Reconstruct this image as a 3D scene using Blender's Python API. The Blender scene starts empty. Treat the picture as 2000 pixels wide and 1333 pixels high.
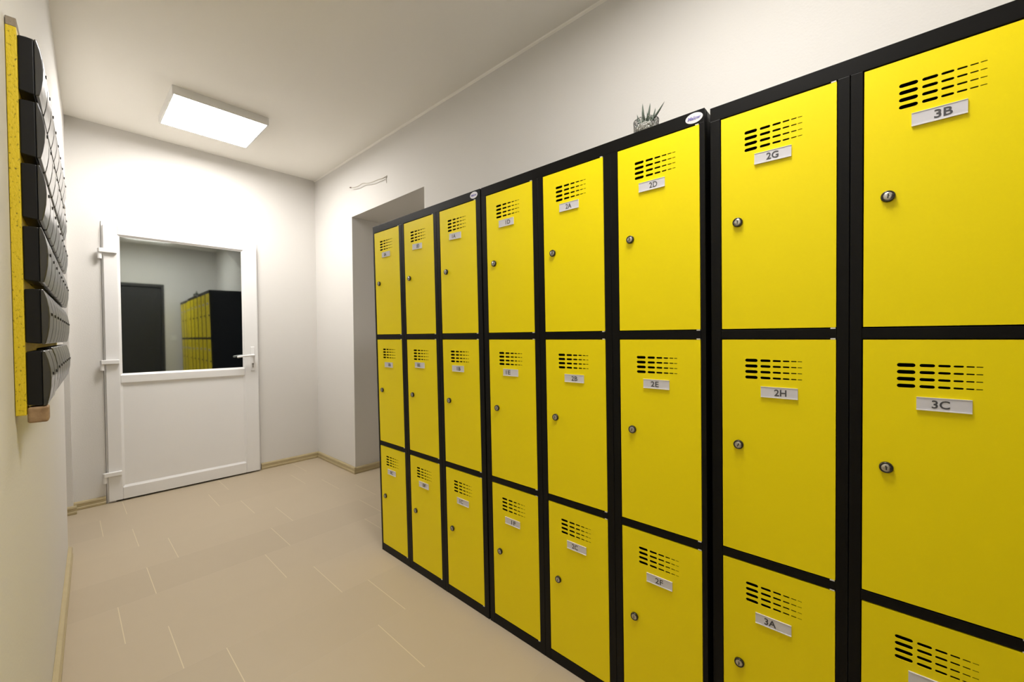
import bpy, bmesh, math, random
from mathutils import Matrix, Vector
from mathutils.geometry import tessellate_polygon

sc = bpy.context.scene
C = sc.collection
R = math.radians

# ------------------------------------------------------------------ camera
EYE = Vector((0, 0, 1.1961))
yaw, pitch, roll = R(47.787), R(0.928), R(-0.459)
fw = Vector((math.sin(yaw)*math.cos(pitch), math.cos(yaw)*math.cos(pitch), -math.sin(pitch)))
rt = Vector((math.cos(yaw), -math.sin(yaw), 0))
up = rt.cross(fw)
rt2 = rt*math.cos(roll) + up*math.sin(roll)
up2 = up*math.cos(roll) - rt*math.sin(roll)
cam = bpy.data.cameras.new('camera')
cam.sensor_width = 36
cam.lens = 796.6/2000*36
cam.shift_x = -0.00015
cam.shift_y = 0.0014
cam.clip_start = 0.01
co = bpy.data.objects.new('camera', cam)
C.objects.link(co)
co.matrix_world = Matrix(((rt2.x, up2.x, -fw.x, EYE.x), (rt2.y, up2.y, -fw.y, EYE.y), (rt2.z, up2.z, -fw.z, EYE.z), (0, 0, 0, 1)))
sc.camera = co

# ------------------------------------------------------------------ world, exposure, lamp strength
w = bpy.data.worlds.new('night')
sc.world = w
w.use_nodes = True
w.node_tree.nodes['Background'].inputs[0].default_value = (0.004, 0.005, 0.007, 1)
w.node_tree.nodes['Background'].inputs[1].default_value = 1.0
vs = sc.view_settings
vs.view_transform = 'Standard'
vs.look = 'None'
vs.gamma = 1
vs.use_curve_mapping = False
vs.exposure = 0.0
LAMP_FAR = 42.5         # the two ceiling panels
LAMP_NEAR = 34.0
LAMP_COL = (1.0, 0.97, 0.935)

# ------------------------------------------------------------------ helpers
MATS = {}
def mat(name, col, rough=0.5, metal=0.0, noise=0.0, nscale=8, bump=0.0, bscale=60, spec=0.5, coat=0.0, noise2=None):
    m = bpy.data.materials.new(name); m.use_nodes = True
    nt = m.node_tree; b = nt.nodes['Principled BSDF']
    b.inputs['Base Color'].default_value = (*col, 1)
    b.inputs['Roughness'].default_value = rough
    b.inputs['Metallic'].default_value = metal
    b.inputs['Specular IOR Level'].default_value = spec
    b.inputs['Coat Weight'].default_value = coat
    tc = nt.nodes.new('ShaderNodeTexCoord')
    if noise > 0:
        n = nt.nodes.new('ShaderNodeTexNoise'); n.inputs['Scale'].default_value = nscale; n.inputs['Detail'].default_value = 4
        mx = nt.nodes.new('ShaderNodeMix'); mx.data_type = 'RGBA'
        c2 = noise2 or tuple(c*(1-noise) for c in col)
        mx.inputs[6].default_value = (*col, 1); mx.inputs[7].default_value = (*c2, 1)
        nt.links.new(tc.outputs['Object'], n.inputs['Vector'])
        nt.links.new(n.outputs['Fac'], mx.inputs[0])
        nt.links.new(mx.outputs[2], b.inputs['Base Color'])
    if bump > 0:
        n = nt.nodes.new('ShaderNodeTexNoise'); n.inputs['Scale'].default_value = bscale; n.inputs['Detail'].default_value = 3
        bp = nt.nodes.new('ShaderNodeBump'); bp.inputs['Strength'].default_value = bump; bp.inputs['Distance'].default_value = 0.002
        nt.links.new(tc.outputs['Object'], n.inputs['Vector'])
        nt.links.new(n.outputs['Fac'], bp.inputs['Height'])
        nt.links.new(bp.outputs['Normal'], b.inputs['Normal'])
    MATS[name] = m
    return m

WALL = mat('wall_paint', (0.73, 0.71, 0.678), 0.75, noise=0.02, nscale=1.5, bump=0.25, bscale=140, spec=0.3)
CEIL = mat('ceiling_paint', (0.95, 0.92, 0.855), 0.85, noise=0.02, nscale=1.2, bump=0.1, bscale=90, spec=0.2)
PVC = mat('white_pvc', (0.86, 0.85, 0.84), 0.28, noise=0.02, nscale=3)
PANEL = mat('white_panel', (0.88, 0.87, 0.86), 0.4, noise=0.02, nscale=3)
RUBBER = mat('dark_seal', (0.03, 0.03, 0.03), 0.6, noise=0.2, nscale=20)
BLACK = mat('black_powder_coat', (0.004, 0.0037, 0.0033), 0.42, noise=0.2, nscale=30, bump=0.1, bscale=900, spec=0.17)
YEL = mat('yellow_powder_coat', (0.98, 0.80, 0.001), 0.45, noise=0.02, nscale=3, bump=0.1, bscale=900, spec=0.25)
NYLON = mat('white_nylon', (0.75, 0.73, 0.68), 0.4, noise=0.05)
CHROME = mat('nickel_plate', (0.62, 0.60, 0.57), 0.28, metal=1.0, noise=0.1, nscale=60)
LOCKRING = mat('black_lock_ring', (0.02, 0.017, 0.015), 0.3, noise=0.1)
TAGM = mat('paper_tag', (0.70, 0.69, 0.74), 0.35, noise=0.03, nscale=20, coat=0.4)
TAGLIP = mat('clear_holder_lip', (0.84, 0.83, 0.84), 0.2, noise=0.03)
INK = mat('grey_ink', (0.075, 0.075, 0.085), 0.6, noise=0.1)
LOGO = mat('violet_ink', (0.22, 0.20, 0.50), 0.5, noise=0.1)
STICK = mat('white_sticker', (0.80, 0.78, 0.83), 0.35, noise=0.03)
SKIRT = mat('wood_look_skirting', (0.53, 0.44, 0.26), 0.38, noise=0.22, nscale=18, noise2=(0.42, 0.34, 0.18))
WOODD = mat('rough_wood', (0.56, 0.38, 0.21), 0.8, noise=0.5, nscale=45, noise2=(0.15, 0.08, 0.04), bump=0.5, bscale=120)
WOODG = mat('unpainted_board_end', (0.42, 0.36, 0.27), 0.9, noise=0.5, nscale=70, noise2=(0.16, 0.12, 0.09), bump=0.5, bscale=200)
CASE = mat('charcoal_plastic', (0.008, 0.008, 0.009), 0.35, noise=0.1, nscale=15, spec=0.3)
COVER = mat('glossy_black_plastic', (0.010, 0.010, 0.010), 0.22, noise=0.1, nscale=15, spec=0.9, coat=0.45)
COVER.node_tree.nodes['Principled BSDF'].inputs['Coat Roughness'].default_value = 0.3
LAMPF = mat('lamp_frame_white', (0.80, 0.79, 0.76), 0.4, noise=0.03)
DARKDOOR = mat('dark_door_paint', (0.022, 0.022, 0.02), 0.5, noise=0.2, nscale=6)
SWITCH = mat('white_switch_plastic', (0.82, 0.81, 0.78), 0.35, noise=0.02)
LEAF = mat('succulent_leaf', (0.10, 0.13, 0.09), 0.45, noise=0.6, nscale=60, noise2=(0.03, 0.05, 0.035))
PEB = mat('white_pebbles', (0.80, 0.79, 0.75), 0.7, noise=0.3, nscale=160, bump=0.8, bscale=300)
WIRE = mat('grey_cable', (0.52, 0.48, 0.40), 0.5, noise=0.2, nscale=30)
TIP = mat('cable_tip', (0.16, 0.08, 0.06), 0.5, noise=0.2, nscale=30)

def emit_mat(name, s):
    m = bpy.data.materials.new(name); m.use_nodes = True
    nt = m.node_tree; b = nt.nodes['Principled BSDF']
    b.inputs['Base Color'].default_value = (0.9, 0.9, 0.9, 1)
    b.inputs['Emission Color'].default_value = (*LAMP_COL, 1)
    b.inputs['Emission Strength'].default_value = s
    return m
DIFF_FAR = emit_mat('lamp_diffuser_far', LAMP_FAR)
DIFF_NEAR = emit_mat('lamp_diffuser_near', LAMP_NEAR)

def glass_pane_mat():
    m = bpy.data.materials.new('door_glass'); m.use_nodes = True
    nt = m.node_tree; nt.nodes.clear()
    o = nt.nodes.new('ShaderNodeOutputMaterial'); mx = nt.nodes.new('ShaderNodeMixShader')
    f = nt.nodes.new('ShaderNodeFresnel'); f.inputs['IOR'].default_value = 3.8
    t = nt.nodes.new('ShaderNodeBsdfTransparent'); t.inputs[0].default_value = (0.85, 0.88, 0.86, 1)
    g = nt.nodes.new('ShaderNodeBsdfGlossy'); g.inputs['Roughness'].default_value = 0.03
    g.inputs['Color'].default_value = (0.93, 0.98, 0.97, 1)
    nt.links.new(f.outputs[0], mx.inputs[0]); nt.links.new(t.outputs[0], mx.inputs[1]); nt.links.new(g.outputs[0], mx.inputs[2])
    nt.links.new(mx.outputs[0], o.inputs[0])
    return m
GLASS = glass_pane_mat()

def jar_mat():
    m = bpy.data.materials.new('etched_glass'); m.use_nodes = True
    nt = m.node_tree; nt.nodes.clear()
    o = nt.nodes.new('ShaderNodeOutputMaterial'); mx = nt.nodes.new('ShaderNodeMixShader')
    f = nt.nodes.new('ShaderNodeFresnel'); f.inputs['IOR'].default_value = 1.35
    t = nt.nodes.new('ShaderNodeBsdfTransparent')
    g = nt.nodes.new('ShaderNodeBsdfGlossy'); g.inputs['Roughness'].default_value = 0.08
    tc = nt.nodes.new('ShaderNodeTexCoord'); v = nt.nodes.new('ShaderNodeTexVoronoi'); v.inputs['Scale'].default_value = 160
    cr = nt.nodes.new('ShaderNodeValToRGB')
    cr.color_ramp.elements[0].color = (0.72, 0.74, 0.71, 1); cr.color_ramp.elements[1].color = (1.0, 1.0, 1.0, 1)
    cr.color_ramp.elements[0].position = 0.15; cr.color_ramp.elements[1].position = 0.5
    bp = nt.nodes.new('ShaderNodeBump'); bp.inputs['Strength'].default_value = 0.9; bp.inputs['Distance'].default_value = 0.003
    nt.links.new(tc.outputs['Object'], v.inputs['Vector']); nt.links.new(v.outputs['Distance'], cr.inputs[0])
    nt.links.new(cr.outputs[0], t.inputs[0]); nt.links.new(v.outputs['Distance'], bp.inputs['Height'])
    nt.links.new(bp.outputs[0], g.inputs['Normal']); nt.links.new(bp.outputs[0], f.inputs['Normal'])
    nt.links.new(f.outputs[0], mx.inputs[0]); nt.links.new(t.outputs[0], mx.inputs[1]); nt.links.new(g.outputs[0], mx.inputs[2])
    nt.links.new(mx.outputs[0], o.inputs[0])
    return m
JAR = jar_mat()

def board_mat():
    m = bpy.data.materials.new('speckled_yellow_board'); m.use_nodes = True
    nt = m.node_tree; b = nt.nodes['Principled BSDF']; b.inputs['Roughness'].default_value = 0.6
    tc = nt.nodes.new('ShaderNodeTexCoord')
    n = nt.nodes.new('ShaderNodeTexNoise'); n.inputs['Scale'].default_value = 260; n.inputs['Detail'].default_value = 3
    mp = nt.nodes.new('ShaderNodeMapping'); mp.inputs['Scale'].default_value = (1, 1, 0.55)
    cr = nt.nodes.new('ShaderNodeValToRGB'); e = cr.color_ramp.elements
    e[0].position = 0.30; e[0].color = (0.20, 0.14, 0.006, 1)
    e[1].position = 0.40; e[1].color = (0.74, 0.55, 0.008, 1)
    n3 = cr.color_ramp.elements.new(0.75); n3.color = (0.80, 0.60, 0.03, 1)
    bp = nt.nodes.new('ShaderNodeBump'); bp.inputs['Strength'].default_value = 0.5; bp.inputs['Distance'].default_value = 0.002
    nt.links.new(tc.outputs['Object'], mp.inputs[0]); nt.links.new(mp.outputs[0], n.inputs['Vector'])
    nt.links.new(n.outputs['Fac'], cr.inputs[0]); nt.links.new(cr.outputs[0], b.inputs['Base Color'])
    nt.links.new(n.outputs['Fac'], bp.inputs['Height']); nt.links.new(bp.outputs[0], b.inputs['Normal'])
    return m
BOARD = board_mat()

def floor_mat():
    m = bpy.data.materials.new('beige_tiles'); m.use_nodes = True
    nt = m.node_tree; b = nt.nodes['Principled BSDF']
    L = nt.links.new
    def M(op, a, c=None, d=None):
        n = nt.nodes.new('ShaderNodeMath'); n.operation = op
        for i, v in enumerate((a, c, d)):
            if v is None: continue
            if isinstance(v, (int, float)): n.inputs[i].default_value = v
            else: L(v, n.inputs[i])
        return n.outputs[0]
    g = nt.nodes.new('ShaderNodeNewGeometry'); sp = nt.nodes.new('ShaderNodeSeparateXYZ'); L(g.outputs['Position'], sp.inputs[0])
    x, y = sp.outputs[0], sp.outputs[1]
    H, W_ = 0.324, 0.585
    v = M('DIVIDE', M('SUBTRACT', y, 1.22), H)
    row = M('FLOOR', v); fv = M('SUBTRACT', v, row)
    off = M('ADD', M('MULTIPLY', M('SINE', M('MULTIPLY', row, math.pi/2)), 0.13), 0.275)
    u = M('DIVIDE', M('SUBTRACT', x, off), W_)
    colm = M('FLOOR', u); fu = M('SUBTRACT', u, colm)
    gw = 0.0013
    ev = M('MINIMUM', fv, M('SUBTRACT', 1.0, fv)); eu = M('MINIMUM', fu, M('SUBTRACT', 1.0, fu))
    lv = M('LESS_THAN', ev, gw/H); lu = M('LESS_THAN', eu, gw*1.15/W_)
    cmb = nt.nodes.new('ShaderNodeCombineXYZ'); L(row, cmb.inputs[0]); L(colm, cmb.inputs[1])
    wn = nt.nodes.new('ShaderNodeTexWhiteNoise'); L(cmb.outputs[0], wn.inputs[0])
    ns = nt.nodes.new('ShaderNodeTexNoise'); ns.inputs['Scale'].default_value = 9; ns.inputs['Detail'].default_value = 5; L(g.outputs['Position'], ns.inputs['Vector'])
    wr_ = nt.nodes.new('ShaderNodeTexWhiteNoise'); wr_.noise_dimensions = '1D'; L(row, wr_.inputs['W'])
    val = M('ADD', M('ADD', M('MULTIPLY', wn.outputs[0], 0.35), M('MULTIPLY', ns.outputs[0], 0.3)), M('MULTIPLY', wr_.outputs[0], 0.35))
    mx = nt.nodes.new('ShaderNodeMix'); mx.data_type = 'RGBA'
    mx.inputs[6].default_value = (0.465, 0.385, 0.275, 1); mx.inputs[7].default_value = (0.53, 0.44, 0.315, 1); L(val, mx.inputs[0])
    g1 = nt.nodes.new('ShaderNodeMix'); g1.data_type = 'RGBA'; L(lv, g1.inputs[0]); L(mx.outputs[2], g1.inputs[6]); g1.inputs[7].default_value = (0.50, 0.42, 0.31, 1)
    g2 = nt.nodes.new('ShaderNodeMix'); g2.data_type = 'RGBA'; L(lu, g2.inputs[0]); L(g1.outputs[2], g2.inputs[6]); g2.inputs[7].default_value = (0.66, 0.57, 0.40, 1)
    L(g2.outputs[2], b.inputs['Base Color'])
    b.inputs['Roughness'].default_value = 0.42
    b.inputs['Specular IOR Level'].default_value = 0.35
    gr = M('MAXIMUM', lv, lu)
    bp = nt.nodes.new('ShaderNodeBump'); bp.inputs['Strength'].default_value = 0.25; bp.inputs['Distance'].default_value = 0.001; bp.invert = True
    L(gr, bp.inputs['Height']); L(bp.outputs[0], b.inputs['Normal'])
    return m
FLOOR = floor_mat()

def box(bm, x0, x1, y0, y1, z0, z1, mi=0):
    vs_ = [bm.verts.new((x, y, z)) for z in (z0, z1) for y in (y0, y1) for x in (x0, x1)]
    for f in ((0, 2, 3, 1), (4, 5, 7, 6), (0, 1, 5, 4), (2, 6, 7, 3), (1, 3, 7, 5), (0, 4, 6, 2)):
        fc = bm.faces.new([vs_[i] for i in f]); fc.material_index = mi

def prism(bm, pts, z0, z1, mi=0, mtx=None):
    """footprint polygon in x/y, extruded z0..z1"""
    a = [bm.verts.new((p[0], p[1], z0)) for p in pts]; b = [bm.verts.new((p[0], p[1], z1)) for p in pts]
    n = len(pts); fs = [bm.faces.new(a[::-1]), bm.faces.new(b)]
    for i in range(n): fs.append(bm.faces.new((a[i], a[(i+1) % n], b[(i+1) % n], b[i])))
    for f in fs: f.material_index = mi
    if mtx: bmesh.ops.transform(bm, matrix=mtx, verts=a+b)
    return a+b

def cyl(bm, r0, r1, h, seg=24, mtx=None, mi=0, cap=True):
    """along +z from 0 to h, then transformed"""
    A = []; B = []
    for i in range(seg):
        t = 2*math.pi*i/seg
        A.append(bm.verts.new((r0*math.cos(t), r0*math.sin(t), 0))); B.append(bm.verts.new((r1*math.cos(t), r1*math.sin(t), h)))
    fs = []
    for i in range(seg): fs.append(bm.faces.new((A[i], A[(i+1) % seg], B[(i+1) % seg], B[i])))
    if cap: fs += [bm.faces.new(A[::-1]), bm.faces.new(B)]
    for f in fs: f.material_index = mi
    if mtx: bmesh.ops.transform(bm, matrix=mtx, verts=A+B)

def lathe(bm, prof, seg=32, mi=0, mtx=None):
    rings = []
    for r, z in prof:
        rings.append([bm.verts.new((r*math.cos(2*math.pi*i/seg), r*math.sin(2*math.pi*i/seg), z)) for i in range(seg)])
    for a, b in zip(rings, rings[1:]):
        for i in range(seg):
            f = bm.faces.new((a[i], a[(i+1) % seg], b[(i+1) % seg], b[i])); f.material_index = mi
    if mtx: bmesh.ops.transform(bm, matrix=mtx, verts=[v for r_ in rings for v in r_])

def tube(bm, pts, rad, seg=10, mi=0):
    pts = [Vector(p) for p in pts]; rings = []
    for i, p in enumerate(pts):
        d = (pts[min(i+1, len(pts)-1)] - pts[max(i-1, 0)]).normalized()
        a = Vector((0, 0, 1)) if abs(d.z) < 0.9 else Vector((1, 0, 0))
        u_ = d.cross(a).normalized(); v_ = d.cross(u_)
        r = rad[i] if isinstance(rad, (list, tuple)) else rad
        rings.append([bm.verts.new(p + u_*r*math.cos(2*math.pi*k/seg) + v_*r*math.sin(2*math.pi*k/seg)) for k in range(seg)])
    for a, b in zip(rings, rings[1:]):
        for k in range(seg):
            f = bm.faces.new((a[k], a[(k+1) % seg], b[(k+1) % seg], b[k])); f.material_index = mi
    for rg in (rings[0][::-1], rings[-1]):
        f = bm.faces.new(rg); f.material_index = mi

def smooth_pts(pts, n=6):
    P = [Vector(p) for p in pts]; out = []
    for i in range(len(P)-1):
        p0, p1, p2, p3 = P[max(i-1, 0)], P[i], P[i+1], P[min(i+2, len(P)-1)]
        for k in range(n):
            t = k/n
            out.append(0.5*((2*p1) + (-p0+p2)*t + (2*p0-5*p1+4*p2-p3)*t*t + (-p0+3*p1-3*p2+p3)*t**3))
    out.append(P[-1]); return out

def text_bm(bm, s, size, mtx, mi, bold=0.0, shear=0.0, width=None):
    """lettering as a thin solid, centred, transformed by mtx"""
    cu = bpy.data.curves.new('lettering', 'FONT'); cu.body = s; cu.size = size; cu.extrude = 0.0002
    cu.align_x = 'CENTER'; cu.align_y = 'CENTER'; cu.offset = bold; cu.shear = shear; cu.resolution_u = 3
    ob = bpy.data.objects.new('lettering', cu); C.objects.link(ob)
    me = bpy.data.meshes.new_from_object(ob.evaluated_get(bpy.context.evaluated_depsgraph_get()))
    bpy.data.objects.remove(ob); bpy.data.curves.remove(cu)
    if me.vertices:
        xs = [v.co.x for v in me.vertices]; ysz = [v.co.y for v in me.vertices]
        cx, cy = (min(xs)+max(xs))/2, (min(ysz)+max(ysz))/2; sx = 1 if not width else width/(max(xs)-min(xs))
        for v in me.vertices: v.co.x = (v.co.x-cx)*sx; v.co.y -= cy
    me.transform(mtx)
    n0 = len(bm.faces); bm.from_mesh(me); bm.faces.ensure_lookup_table()
    for f in bm.faces[n0:]: f.material_index = mi
    bpy.data.meshes.remove(me)

def obj(name, bm, mats, parent=None, loc=(0, 0, 0), rot=(0, 0, 0), bevel=0.0, smooth=False, seg=2):
    bmesh.ops.recalc_face_normals(bm, faces=bm.faces)
    me = bpy.data.meshes.new(name); bm.to_mesh(me); bm.free()
    for m in (mats if isinstance(mats, (list, tuple)) else [mats]): me.materials.append(m)
    o = bpy.data.objects.new(name, me); C.objects.link(o)
    o.location = loc; o.rotation_euler = rot
    if parent: o.parent = parent
    if smooth:
        for p in me.polygons: p.use_smooth = True
    if bevel > 0:
        b = o.modifiers.new('bevel', 'BEVEL'); b.width = bevel; b.segments = seg; b.limit_method = 'ANGLE'; b.angle_limit = R(35)
    return o
def empty(name, loc=(0, 0, 0), rot=(0, 0, 0)):
    o = bpy.data.objects.new(name, None); C.objects.link(o); o.location = loc; o.rotation_euler = rot; o.empty_display_size = 0.1
    return o
def tag(o, label, cat, group=None):
    o['label'] = label; o['category'] = cat
    if group: o['group'] = group
    return o
def struct(o):
    o['kind'] = 'structure'; return o
def clone(o, parent=None, loc=None):
    c = o.copy(); C.objects.link(c)
    if parent: c.parent = parent
    if loc is not None: c.location = loc
    return c
def clone_tree(o, parent=None):
    c = clone(o, parent)
    for ch in list(o.children): clone_tree(ch, c)
    return c
BM = bmesh.new

# ------------------------------------------------------------------ room dimensions (metres)
ZC = 2.743           # ceiling height
YB = 4.172           # back wall
XR = 1.705           # right wall
YR = -0.62           # wall behind the camera
def xl(y): return -0.041 + 0.0355*(y-2.1155)      # left wall, not quite parallel
LEFT_A = -math.atan(0.0355)

# floor / ceiling
bm = BM(); box(bm, -1.35, 3.3, YR-0.15, YB+0.16, -0.12, 0); struct(obj('floor', bm, FLOOR))
bm = BM(); box(bm, -1.35, 3.3, YR-0.15, YB+0.16, ZC, ZC+0.12); struct(obj('ceiling', bm, CEIL))

# left wall with a doorless opening near the far end
OY0, OY1, OZ = 3.30, 4.09, 2.08
T_ = 0.16
bm = BM()
def lseg(y0, y1, z0, z1, t=T_):
    prism(bm, [(xl(y0), y0), (xl(y0)-t, y0), (xl(y1)-t, y1), (xl(y1), y1)], z0, z1)
lseg(YR, OY0, 0, ZC); lseg(OY0, OY1, OZ, ZC); lseg(OY1, YB, 0, ZC)
struct(obj('wall_left', bm, WALL))
bm = BM(); box(bm, -1.35, -1.2, 2.6, YB+0.1, 0, ZC); box(bm, -1.2, xl(2.6)-T_, 2.45, 2.6, 0, ZC); box(bm, -1.2, xl(YB)-T_, YB, YB+0.15, 0, ZC)
struct(obj('wall_side_room', bm, WALL))

# right wall with the recess behind the far lockers
RY0, RY1, RZ = 2.360, 3.412, 2.238
bm = BM()
box(bm, XR, XR+1.35, YR, RY0, 0, ZC); box(bm, XR, XR+1.35, RY1, YB+0.12, 0, ZC); box(bm, XR, XR+1.35, RY0, RY1, RZ, ZC)
struct(obj('wall_right', bm, WALL))
bm = BM(); box(bm, XR+1.35, XR+1.5, RY0-0.2, RY1+0.2, 0, ZC); struct(obj('wall_recess_end', bm, WALL))

# back wall round the door opening
DX0, DX1, DZ = 0.196, 1.190, 2.046
bm = BM()
box(bm, xl(YB)-0.02, DX0, YB, YB+0.15, 0, ZC); box(bm, DX1, XR, YB, YB+0.15, 0, ZC); box(bm, DX0, DX1, YB, YB+0.15, DZ, ZC)
struct(obj('wall_back', bm, WALL))

# wall behind the camera with a dark door
bm = BM()
box(bm, xl(YR)-0.02, 0.02, YR-0.15, YR, 0, ZC); box(bm, 0.98, XR, YR-0.15, YR, 0, ZC); box(bm, 0.02, 0.98, YR-0.15, YR, 2.10, ZC)
struct(obj('wall_rear', bm, WALL))
d2 = struct(empty('door_2', (0.5, YR-0.03, 0)))
bm = BM(); box(bm, -0.478, -0.44, -0.06, 0.03, 0, 2.098); box(bm, 0.44, 0.478, -0.06, 0.03, 0, 2.098); box(bm, -0.44, 0.44, -0.06, 0.03, 2.05, 2.098)
obj('door_frame', bm, DARKDOOR, d2, bevel=0.003)
bm = BM(); box(bm, -0.437, 0.437, -0.05, 0.0, 0.006, 2.047)
for z0, z1 in ((0.15, 0.95), (1.08, 1.92)):
    box(bm, -0.33, 0.33, 0.0, 0.006, z0, z1)
obj('door_leaf', bm, DARKDOOR, d2, bevel=0.003)
bm = BM(); tube(bm, [(0.385, 0, 1.03), (0.385, 0.045, 1.03), (0.375, 0.052, 1.03), (0.27, 0.052, 1.03)], 0.008); box(bm, 0.365, 0.405, 0, 0.006, 0.93, 1.10)
obj('door_handle', bm, DARKDOOR, d2)

# ------------------------------------------------------------------ skirting
SK = [(0, 0), (0.016, 0), (0.018, 0.006), (0.0175, 0.017), (0.0145, 0.021), (0.0145, 0.038), (0.017, 0.042), (0.014, 0.052), (0.006, 0.057), (0, 0.057)]
def skirt(name, p0, p1, nrm):
    """p0->p1 on the wall line, nrm points into the room"""
    p0, p1 = Vector((*p0, 0)), Vector((*p1, 0)); n = Vector((*nrm, 0)).normalized()
    bm = BM(); a = [bm.verts.new(p0 + n*q[0] + Vector((0, 0, q[1]))) for q in SK]; b = [bm.verts.new(p1 + n*q[0] + Vector((0, 0, q[1]))) for q in SK]
    k = len(SK)
    for i in range(k): bm.faces.new((a[i], a[(i+1) % k], b[(i+1) % k], b[i]))
    bm.faces.new(a); bm.faces.new(b[::-1])
    return struct(obj(name, bm, SKIRT))
skirt('baseboard_left', (xl(YR)+0.0005, YR), (xl(OY0)+0.0005, OY0), (1, -0.0355))
skirt('baseboard_left_stub', (xl(OY1)-0.10, OY1-0.0005), (xl(OY1)+0.017, OY1-0.0005), (0, -1))
skirt('baseboard_back_left', (xl(YB), YB-0.0005), (DX0-0.004, YB-0.0005), (0, -1))
skirt('baseboard_back_right', (DX1+0.002, YB-0.0005), (XR, YB-0.0005), (0, -1))
skirt('baseboard_right', (XR-0.0005, YB-0.016), (XR-0.0005, RY1-0.016), (-1, 0))
skirt('baseboard_recess', (XR-0.016, RY1-0.0005), (XR+1.35, RY1-0.0005), (0, -1))
skirt('baseboard_recess_near', (XR, RY0+0.0005), (XR+1.35, RY0+0.0005), (0, 1))
# pale filler bead along the right wall / ceiling joint
bm = BM(); prism(bm, [(0, 0), (-0.011, 0), (-0.008, -0.006), (0, -0.011)], YR, YB)
o = struct(obj('trim_1', bm, CEIL)); o.matrix_world = Matrix(((1, 0, 0, XR), (0, 0, 1, 0), (0, 1, 0, ZC), (0, 0, 0, 1)))

# ------------------------------------------------------------------ back door (white plastic, half glazed)
door = struct(empty('door_1', (DX0, YB, 0)))
FX0, FX1 = 0.002, DX1-DX0-0.002
bm = BM()
box(bm, FX0, 0.050, -0.008, 0.062, 0, DZ-0.002); box(bm, FX1-0.050, FX1, -0.008, 0.062, 0, DZ-0.002); box(bm, 0.050, FX1-0.050, -0.008, 0.062, DZ-0.052, DZ-0.002)
obj('door_frame', bm, PVC, door, bevel=0.003)
bm = BM(); box(bm, 0.050, FX1-0.050, 0.0, 0.062, 0.0, 0.008); obj('threshold', bm, RUBBER, door, bevel=0.001)
# leaf: hinged on the left, standing about a centimetre ajar
leaf_e = (0.010, -0.026, 0)
LW = 0.966
gx0, gx1 = 0.294-DX0-0.010, 1.057-DX0-0.010
bx = 0.012
bm = BM()
yy0, yy1 = 0.0, 0.017           # overlap lip on the room side
def lp(a, b, c, d): box(bm, a, b, yy0, yy1+0.045 if False else yy1, c, d)
lp(0, gx0-bx, 0.012, 2.022); lp(gx1+bx, LW, 0.012, 2.022)
lp(gx0-bx, gx1+bx, 1.948+bx, 2.022); lp(gx0-bx, gx1+bx, 0.858+bx, 0.941-bx); lp(gx0-bx, gx1+bx, 0.012, 0.113-bx)
leaf = obj('door_leaf', bm, PVC, door, loc=leaf_e, rot=(0, 0, R(-1.08)), bevel=0.004)
bm = BM()                        # glazing beads, recessed
for (z0, z1) in ((0.941, 1.948), (0.113, 0.858)):
    a = [(gx0-bx, z0-bx), (gx1+bx, z0-bx), (gx1+bx, z1+bx), (gx0-bx, z1+bx)]; b = [(gx0, z0), (gx1, z0), (gx1, z1), (gx0, z1)]
    A = [bm.verts.new((p[0], 0.0045, p[1])) for p in a]; B = [bm.verts.new((p[0], 0.0125, p[1])) for p in b]
    A2 = [bm.verts.new((p[0], 0.016, p[1])) for p in a]; B2 = [bm.verts.new((p[0], 0.016, p[1])) for p in b]
    for i in range(4):
        j = (i+1) % 4
        bm.faces.new((A[i], A[j], B[j], B[i])); bm.faces.new((A[i], A[j], A2[j], A2[i])); bm.faces.new((B[i], B[j], B2[j], B2[i])); bm.faces.new((A2[i], A2[j], B2[j], B2[i]))
obj('glazing_bead', bm, PVC, leaf)
bm = BM(); box(bm, gx0-0.004, gx1+0.004, 0.0130, 0.0155, 0.937, 1.952); obj('glass_pane', bm, GLASS, leaf)
bm = BM(); box(bm, gx0-0.004, gx1+0.004, 0.0130, 0.0158, 0.109, 0.862); obj('lower_panel', bm, PANEL, leaf)
bm = BM()
box(bm, 0.922-0.016, 0.922+0.016, -0.008, 0.0, 0.905, 1.118)
obj_plate = obj('handle_plate', bm, PVC, leaf, bevel=0.004, seg=3)
bm = BM()
tube(bm, smooth_pts([(0.922, -0.004, 1.043), (0.922, -0.038, 1.043), (0.912, -0.050, 1.043), (0.880, -0.054, 1.042), (0.83, -0.053, 1.038), (0.795, -0.048, 1.033)], 5), [0.011]*6+[0.010]*10+[0.009]*9+[0.006], seg=12)
obj('door_handle', bm, PVC, leaf, smooth=True)
bm = BM(); box(bm, 0.922-0.005, 0.922+0.005, -0.011, -0.0075, 0.935, 0.965); cyl(bm, 0.0085, 0.0085, 0.003, 20, Matrix.Translation((0.922, -0.0075, 0.967)) @ Matrix.Rotation(R(90), 4, 'X'))
obj('lock_cylinder', bm, CHROME, leaf, bevel=0.001)
for z in (1.832, 1.028, 0.212):
    bm = BM()
    box(bm, -0.014, 0.082, -0.050, -0.0265, z-0.014, z+0.017)
    cyl(bm, 0.0115, 0.0115, 0.075, 20, Matrix.Translation((-0.008, -0.030, z-0.060)))
    h = obj('hinge', bm, PVC, door, loc=(0.0, 0.0, 0), bevel=0.004, seg=3)

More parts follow.
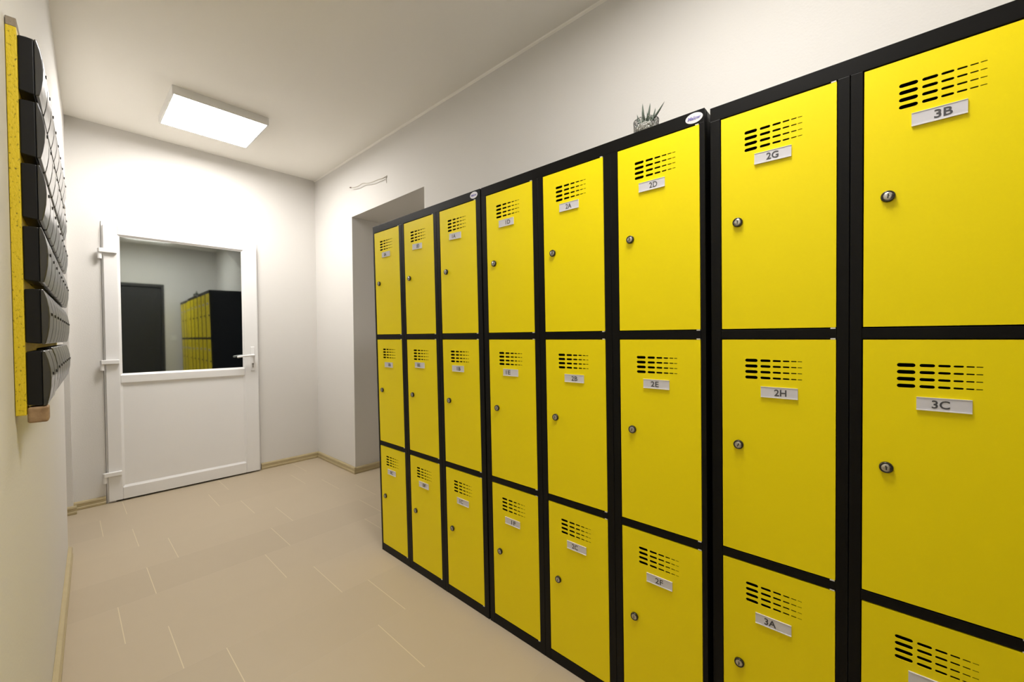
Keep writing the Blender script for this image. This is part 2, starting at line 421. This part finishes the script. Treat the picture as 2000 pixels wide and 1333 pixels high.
# ------------------------------------------------------------------ ceiling panels
def lamp(name, x0, x1, y0, y1, dm, label):
    t = empty(name, ((x0+x1)/2, (y0+y1)/2, ZC)); tag(t, label, 'lamp', 'square ceiling light panels')
    a, b = (x1-x0)/2, (y1-y0)/2; h = 0.052
    bm = BM(); e = 0.011
    box(bm, -a, a, -b, -b+e, -h, 0); box(bm, -a, a, b-e, b, -h, 0); box(bm, -a, -a+e, -b+e, b-e, -h, 0); box(bm, a-e, a, -b+e, b-e, -h, 0)
    box(bm, -a+e, a-e, -b+e, b-e, -0.006, 0)
    obj('lamp_frame', bm, LAMPF, t, bevel=0.0015)
    bm = BM(); box(bm, -a+e, a-e, -b+e, b-e, -h+0.002, -h+0.006); obj('lamp_diffuser', bm, dm, t)
lamp('ceiling_light', 0.474, 1.004, 3.205, 3.722, DIFF_FAR, 'lit square ceiling light panel in front of the white door')
lamp('ceiling_light', 0.474, 1.004, 0.08, 0.60, DIFF_NEAR, 'lit square ceiling light panel above the near end of the room')

# light switch beside the dark door (seen mirrored in the door glass)
sw = empty('light_switch', (1.09, YR, 1.20)); tag(sw, 'white light switch on the rear wall between dark door and lockers', 'switch')
bm = BM(); box(bm, -0.041, 0.041, 0, 0.009, -0.041, 0.041); obj('switch_plate', bm, SWITCH, sw, bevel=0.003)
bm = BM(); box(bm, -0.026, 0.026, 0.009, 0.014, -0.026, 0.026); obj('rocker', bm, SWITCH, sw, bevel=0.002)

# ------------------------------------------------------------------ lockers
DW = 0.239
SLOTS = [(0.0545, 0.0827, 0.0080), (0.0885, 0.1110, 0.0064), (0.1152, 0.1329, 0.0050), (0.1364, 0.1504, 0.0038), (0.1534, 0.1646, 0.0027), (0.1665, 0.1756, 0.0018)]
SLOTZ = [0.0531, 0.0676, 0.0822, 0.0967]
def P(u, v, w_): return Vector((-w_, -u, v))       # u right, v up, w towards the viewer
def door_mesh(H):
    bm = BM()
    loops = [[(0.0, 0.0), (DW, 0.0), (DW, -H), (0.0, -H)]]
    for zc in SLOTZ:
        for a, b, t in SLOTS:
            r = t/2; lp_ = []
            for k in range(7): an = R(90+30*k); lp_.append((a+r+r*math.cos(an), -zc+r*math.sin(an)))
            for k in range(7): an = R(-90+30*k); lp_.append((b-r+r*math.cos(an), -zc+r*math.sin(an)))
            loops.append(lp_)
    flat = [p for l in loops for p in l]
    tris = tessellate_polygon([[Vector((p[0], p[1], 0)) for p in l] for l in loops])
    F = [bm.verts.new(P(p[0], p[1], 0)) for p in flat]; B = [bm.verts.new(P(p[0], p[1], -0.0016)) for p in flat]
    for t in tris:
        try:
            bm.faces.new([F[i] for i in t]); bm.faces.new([B[i] for i in t][::-1])
        except ValueError: pass
    k0 = 0
    for l in loops:
        n = len(l)
        for i in range(n):
            a, b = k0+i, k0+(i+1) % n
            bm.faces.new((F[a], F[b], B[b], B[a]))
        k0 += n
    # folded edges
    for (a, b, c, d) in ((0, 0.0016, -H, 0), (DW-0.0016, DW, -H, 0)):
        box(bm, 0.0016, 0.018, -b, -a, c, d)
    box(bm, 0.0016, 0.018, -DW, 0, -0.0016, 0); box(bm, 0.0016, 0.018, -DW, 0, -H, -H+0.0016)
    # hinge washers at the right-hand corners
    for z in (0.0005, -H-0.0035):
        box(bm, -0.0002, 0.010, -DW+0.001, -DW+0.010, z, z+0.003, 1)
    bmesh.ops.recalc_face_normals(bm, faces=bm.faces)
    me = bpy.data.meshes.new('door'); bm.to_mesh(me); bm.free(); me.materials.append(YEL); me.materials.append(NYLON)
    return me
ROWS = [(1.7606, 0.5507), (1.1815, 0.5597), (0.5945, 0.5509)]
DOORM = [door_mesh(h) for _, h in ROWS]
# lock: black ring, nickel face, keyway
bm = BM()
mt = Matrix.Rotation(R(-90), 4, 'Y')
lathe(bm, [(0.0, 0.0), (0.0118, 0.0), (0.0118, 0.0045), (0.0108, 0.0068), (0.0090, 0.0072), (0.0086, 0.0060)], 28, 0, mt)
lathe(bm, [(0.0086, 0.0060), (0.0080, 0.0068), (0.0030, 0.0070), (0.0001, 0.0070)], 28, 1, mt)
b_ = [P(-0.0011, 0.0048, 0.0072), P(0.0011, 0.0048, 0.0072), P(0.0011, 0.0018, 0.0072), P(0.0028, 0.0005, 0.0072), P(0.0010, -0.0012, 0.0072), P(0.0013, -0.0048, 0.0072), P(-0.0013, -0.0048, 0.0072), P(-0.0010, 0.0, 0.0072)]
f = bm.faces.new([bm.verts.new(p) for p in b_]); f.material_index = 2
bmesh.ops.recalc_face_normals(bm, faces=bm.faces)
LOCKM = bpy.data.meshes.new('lock'); bm.to_mesh(LOCKM); bm.free()
for m in (LOCKRING, CHROME, RUBBER): LOCKM.materials.append(m)
for p in LOCKM.polygons: p.use_smooth = (p.material_index != 2)

TAGS = {  # text: (left edge from door edge, drop below door top, where the text sits 0..1, tilt in degrees)
 '0A': (.0755, .1130, .42, 0), '0B': (.0716, .1215, .62, 0), '0C': (.0695, .1185, .50, 0),
 '0D': (.0722, .1130, .60, 2), '0E': (.0663, .1115, .42, 0), '0F': (.0735, .1160, .56, 0),
 '1A': (.0680, .1110, .40, 2), '1B': (.0650, .1145, .58, 0), '1C': (.0760, .1215, .38, 0),
 '1D': (.0700, .1120, .63, 0), '1E': (.0775, .1150, .34, 0), '1F': (.0715, .1225, .58, 0),
 '2A': (.0705, .1120, .49, 0), '2B': (.0810, .1190, .52, 0), '2C': (.0800, .1190, .42, 0),
 '2D': (.0680, .1145, .57, 0), '2E': (.0760, .1175, .45, 0), '2F': (.0795, .1205, .50, 0),
 '2G': (.0772, .1120, .50, 1), '2H': (.0900, .1182, .54, 0), '3A': (.0770, .1215, .42, 0),
 '3B': (.0735, .1153, .58, 0), '3C': (.0843, .1180, .45, 0), '': (.0760, .1180, .45, 0), ' ': (.0760, .1180, .45, 0), '  ': (.0760, .1180, .45, 0), '   ': (.0760, .1180, .45, 0)}
TW, TH = 0.0775, 0.0270
def make_tag(s, parent):
    d, dz, fr, tilt = TAGS[s]
    bm = BM()
    box(bm, -0.0022, 0, -TW, 0, -TH, 0, 0)
    box(bm, -0.0036, -0.0022, -TW, 0, -TH, -TH+0.0016, 1)
    box(bm, -0.0030, -0.0022, -TW, 0, -0.0010, 0, 1)
    if s.strip():
        c = P(TW*fr, -TH*0.50, 0.0025)
        m4 = Matrix(((0, 0, -1, c.x), (-1, 0, 0, c.y), (0, 1, 0, c.z), (0, 0, 0, 1)))
        big = s in ('3B', '3C', '3A', '2G', '2H')
        text_bm(bm, s, 0.0225, m4, 2, bold=0.0004 if big else 0.0002, width=0.0255 if big else 0.0235)
    return obj('name_tag', bm, [TAGM, TAGLIP, INK], parent, loc=(-0.0002, -d, -dz), rot=(R(tilt), 0, 0))

DEPTH = 0.485
def locker(y0, y1, X, lefts, names, label, sticker=None):
    """y1 > y0; X = plane of the doors at floor level"""
    yc = (y0+y1)/2
    t = empty('locker_cabinet', (X, yc, 0.0), (0, R(-1.05), 0))
    tag(t, label, 'locker cabinet', 'black and yellow locker cabinets along the right wall')
    a, b = y1-yc, y0-yc                 # a = left edge (far), b = right edge (near)
    bm = BM(); th = 0.0025; HT = 1.800
    # shell
    box(bm, 0.012, DEPTH, a-th, a, 0.0, HT-0.001); box(bm, 0.012, DEPTH, b, b+th, 0.0, HT-0.001)
    box(bm, 0.012, DEPTH, b+th, a-th, HT-0.004, HT-0.001); box(bm, 0.012, DEPTH-th, b+th, a-th, 0.030, 0.033)
    box(bm, DEPTH-th, DEPTH, b+th, a-th, 0.0, HT-0.004)
    # stiles: each column frame has its own upright, so a seam runs between neighbours
    edges = []
    L_ = [l-yc for l in lefts]
    bounds = [a] + [(L_[i-1]-DW+L_[i])/2 for i in range(1, len(L_))] + [b]
    for i, l in enumerate(L_):
        hi, lo = bounds[i], bounds[i+1]
        g = 0.0006 if i else 0.0; g2 = 0.0006 if i < len(L_)-1 else 0.0
        g_l = 0.0022; g_r = 0.0016
        box(bm, 0.0, 0.020, l+g_l, hi-g, 0.0, HT-0.036); box(bm, 0.0, 0.020, lo+g2, l-DW-g_r, 0.0, HT-0.036)
        # shelf rails + plinth
        for (zt, h), nx in zip(ROWS, ROWS[1:]+[None]):
            zb = zt-h; zlow = nx[0]+0.0022 if nx else 0.0
            box(bm, 0.0005, 0.020, l-DW-g_r, l+g_l, zlow, zb-0.0030)
            if nx: box(bm, 0.020, DEPTH-th, l-DW-g_r, l+g_l, (zlow+zb)/2-0.001, (zlow+zb)/2+0.001)
        if i: box(bm, 0.020, DEPTH-th, hi-0.001, hi+0.001, 0.033, HT-0.004)
    # head rail
    box(bm, 0.0, 0.0205, b, a, ROWS[0][0]+0.0030, HT)
    obj('cabinet_body', bm, BLACK, t, bevel=0.0012)
    n = 0
    for i, l in enumerate(L_):
        for r, (zt, h) in enumerate(ROWS):
            d = bpy.data.objects.new('door', DOORM[r]); C.objects.link(d); d.parent = t; d.location = (0.0006, l, zt)
            s = names[i][r]
            if s.strip(): d['label'] = 'yellow door tagged ' + s
            k = bpy.data.objects.new('lock', LOCKM); C.objects.link(k); k.parent = d; k.location = (0, -0.0388, -(0.2755))
            k.rotation_euler = (R([0, 12, -8, 5, 0, 20][(n*5) % 6]), 0, 0)
            make_tag(s, d); n += 1
    if sticker:
        sy, sz = sticker
        bm = BM()
        rim = [P(0.0225*math.cos(2*math.pi*k/40), 0.0135*math.sin(2*math.pi*k/40), 0.0) for k in range(40)]
        F_ = [bm.verts.new(p) for p in rim]; G_ = [bm.verts.new(p+Vector((-0.0006, 0, 0))) for p in rim]
        bm.faces.new(F_); bm.faces.new(G_)
        for k in range(40): bm.faces.new((F_[k], F_[(k+1) % 40], G_[(k+1) % 40], G_[k]))
        m4 = Matrix(((0, 0, -1, -0.0008), (-1, 0, 0, 0), (0, 1, 0, 0), (0, 0, 0, 1)))
        text_bm(bm, 'Malow', 0.0125, m4, 1, bold=0.0004, shear=0.3, width=0.034)
        s_ = obj('maker_sticker', bm, [STICK, LOGO], t, loc=(0.0, sy-yc, sz)); s_['label'] = 'white oval sticker with violet lettering'
    return t
u1 = locker(1.2204, 2.0785, 1.1892, [2.063, 1.776, 1.488], [['0A', '0B', '0C'], ['0D', '0E', '0F'], ['1A', '1B', '1C']],
            'black locker cabinet with nine yellow doors, farthest of three, beside the wall recess', (1.2575, 1.7815))
u2 = locker(0.3528, 1.2150, 1.1902, [1.187, 0.897, 0.606], [['1D', '1E', '1F'], ['2A', '2B', '2C'], ['2D', '2E', '2F']],
            'black locker cabinet with yellow doors 1D to 2F, glass jar with succulent on its top', (0.3795, 1.7815))
u3 = locker(-0.5170, 0.3440, 1.2072, [0.317, 0.031, -0.255], [['2G', '2H', '3A'], ['3B', '3C', ''], [' ', '  ', '   ']],
            'black locker cabinet with yellow doors 2G, 2H, 3A, 3B and 3C, nearest the viewer')

# ------------------------------------------------------------------ succulent in a glass jar on the middle cabinet
random.seed(4)
pl = empty('potted_succulent', (1.245, 0.553, 1.8035)); tag(pl, 'small green succulent in a patterned glass jar with white pebbles, on the middle locker cabinet', 'potted plant')
bm = BM(); lathe(bm, [(0.0, 0.0), (0.031, 0.0), (0.036, 0.004), (0.0375, 0.03), (0.0385, 0.060), (0.0390, 0.063), (0.0365, 0.063), (0.0355, 0.03), (0.034, 0.006), (0.0, 0.004)], 40)
obj('glass_jar', bm, JAR, pl, smooth=True)
bm = BM()
for k in range(150):
    a = random.uniform(0, 2*math.pi); rr = 0.031*math.sqrt(random.random()); z = random.uniform(0.010, 0.046) if k < 60 else random.uniform(0.044, 0.052)
    if k < 60: rr = 0.0305
    m4 = Matrix.Translation((rr*math.cos(a), rr*math.sin(a), z)) @ Matrix.Diagonal((1, 1, 0.75, 1))
    bmesh.ops.create_icosphere(bm, subdivisions=1, radius=random.uniform(0.0025, 0.0042), matrix=m4)
cyl(bm, 0.030, 0.031, 0.043, 24, Matrix.Translation((0, 0, 0.005)))
o = obj('pebbles', bm, PEB, pl, smooth=True); o['kind'] = 'stuff'
bm = BM()
def leaf_blade(a, tilt, L0, wd, base=(0, 0, 0.046), curl=0.3):
    n = 7; pts = []; rad = []
    for i in range(n+1):
        s = i/n; ang = tilt*(1-curl*s) if curl > 0 else tilt*(1-curl*s)
        pts.append(Vector(base) + Vector((math.cos(a)*math.sin(ang)*L0*s, math.sin(a)*math.sin(ang)*L0*s, math.cos(ang)*L0*s)))
        rad.append(max(0.0003, wd*(1-s)**0.7*(0.75+0.6*s)))
    tube(bm, pts, rad, 7)
for k in range(26):
    a = k*2.399; t_ = R(12+ (k % 7)*8); base = (random.uniform(-0.012, 0.012), random.uniform(-0.012, 0.012), 0.044)
    leaf_blade(a, t_, random.uniform(0.030, 0.052), random.uniform(0.0030, 0.0044), base)
YD = math.radians(90)
leaf_blade(R(95), R(6), 0.078, 0.0060, (0.0, 0.006, 0.046))
leaf_blade(R(-80), R(14), 0.072, 0.0056, (0.0, 0.0, 0.046))
leaf_blade(R(-88), R(46), 0.078, 0.0052, (0.0, -0.006, 0.046), 0.1)
leaf_blade(R(88), R(22), 0.052, 0.0046, (0.0, 0.016, 0.046))
leaf_blade(R(-60), R(25), 0.056, 0.0048, (0.0, -0.012, 0.046))
leaf_blade(R(60), R(20), 0.062, 0.0054, (0.0, 0.004, 0.046))
obj('leaves', bm, LEAF, pl, smooth=True)

# ------------------------------------------------------------------ loose cable on the right wall
wr = empty('loose_cable', (XR, 2.85, 2.43)); tag(wr, 'thin loose cable with a dark end sticking out of the right wall above the recess', 'cable')
pts = [(1.7046, 2.842, 2.432), (1.696, 2.848, 2.431), (1.686, 2.87, 2.424), (1.680, 2.935, 2.427), (1.679, 3.00, 2.429), (1.678, 3.085, 2.438), (1.678, 3.16, 2.457), (1.678, 3.235, 2.455), (1.677, 3.30, 2.459), (1.676, 3.355, 2.471)]
wp = [(p[0]-XR, p[1]-2.85, p[2]-2.43) for p in pts]
bm = BM(); tube(bm, smooth_pts(wp, 6), 0.0034, 8); obj('cable', bm, WIRE, wr, smooth=True)
bm = BM(); tube(bm, [(-0.029, 0.503, 0.0405), (-0.0292, 0.512, 0.0425), (-0.0294, 0.530, 0.047)], [0.004, 0.0052, 0.0045], 10); obj('cable_end', bm, TIP, wr, smooth=True)
bm = BM(); cyl(bm, 0.011, 0.008, 0.0035, 20, Matrix.Translation((-0.0002, -0.008, 0.004)) @ Matrix.Rotation(R(-90), 4, 'Y')); obj('wall_plug', bm, WIRE, wr, smooth=False)
bm = BM(); tube(bm, [(-0.002, -0.006, 0.010), (-0.004, -0.007, -0.01), (-0.0025, -0.008, -0.045)], [0.0025, 0.002, 0.0012], 8); obj('stripped_strand', bm, WIRE, wr, smooth=True)

# ------------------------------------------------------------------ board with black plastic cases on the left wall
BY0 = 1.330
def wallpt(y, off=0.0, z=0.0):
    n = Vector((1, -0.0355, 0)).normalized(); return Vector((xl(y), y, z)) + n*off
rack = empty('display_board', wallpt(BY0, 0.0008, 1.037), (0, 0, LEFT_A))
tag(rack, 'tall board with yellow painted speckled edge on the left wall, holding rows of black cases', 'board')
PITCH = 0.117; NC = 9; BL = PITCH*NC+0.025
bm = BM(); box(bm, 0, 0.0150, 0, BL, 0, 0.806, 0); box(bm, 0, 0.0150, 0, BL, 0.806, 0.824, 1)
obj('board_panel', bm, [BOARD, WOODG], rack, bevel=0.0012)
bm = BM(); prism(bm, [(0.0155, 0.004), (0.045, 0.004), (0.045, 0.050), (0.0155, 0.050)], -0.018, 0.0152)
obj('wooden_block', bm, WOODD, rack, bevel=0.004, seg=3)
def case_proto():
    t = empty('plastic_case')
    W_ = 0.104
    def extr(prof, y0, y1, bm):
        a = [bm.verts.new((p[0], y0, p[1])) for p in prof]; b = [bm.verts.new((p[0], y1, p[1])) for p in prof]
        n = len(prof)
        for i in range(n): bm.faces.new((a[i], a[(i+1) % n], b[(i+1) % n], b[i]))
        bm.faces.new(a[::-1]); bm.faces.new(b)
    bm = BM(); extr([(0, 0.003), (0.0225, 0.000), (0.0225, 0.117), (0.012, 0.1175), (0, 0.116)], 0, W_, bm)
    obj('case_housing', bm, CASE, t, bevel=0.0022, seg=3)
    bm = BM(); extr([(0.0227, -0.001), (0.0285, 0.000), (0.0318, 0.016), (0.0345, 0.036), (0.0355, 0.058), (0.0345, 0.078), (0.0315, 0.098), (0.0265, 0.117), (0.0227, 0.118)], -0.0006, W_+0.0006, bm)
    f = obj('front_cover', bm, COVER, t, bevel=0.0016, seg=2)
    bm = BM(); box(bm, 0.033, 0.0375, 0.049, 0.055, 0.062, 0.069); obj('latch', bm, LOCKRING, f, bevel=0.001)
    return t
proto = case_proto()
RN = ['top', 'second', 'third', 'fourth', 'fifth', 'bottom']
CN = ['nearest the viewer', 'second from near end', 'third from near end', 'fourth from near end', 'middle of nine', 'fourth from far end', 'third from far end', 'second from far end', 'farthest from the viewer']
rnd = random.Random(7)
ca, sa = math.cos(LEFT_A), math.sin(LEFT_A)
for r in range(6):
    for c in range(NC):
        t = proto if (r == 0 and c == 0) else clone_tree(proto)
        ly = 0.008 + c*PITCH; lx = 0.0152; lz = 0.680 - r*0.1325
        if r == 5 and c >= 2: lz += 0.004; ly += 0.006
        if c: ly += rnd.uniform(-0.0015, 0.0015)
        base = wallpt(BY0, 0.0008, 1.037)
        t.location = base + Vector((lx*ca - ly*sa, lx*sa + ly*ca, lz))
        t.rotation_euler = (rnd.uniform(-0.006, 0.006) if c else 0, 0, LEFT_A)
        row = 'top row' if r == 0 else 'bottom row' if r == 5 else RN[r] + ' row from top'
        tag(t, 'black plastic case, %s, %s' % (row, CN[c]), 'case', 'black plastic cases on the left wall board')
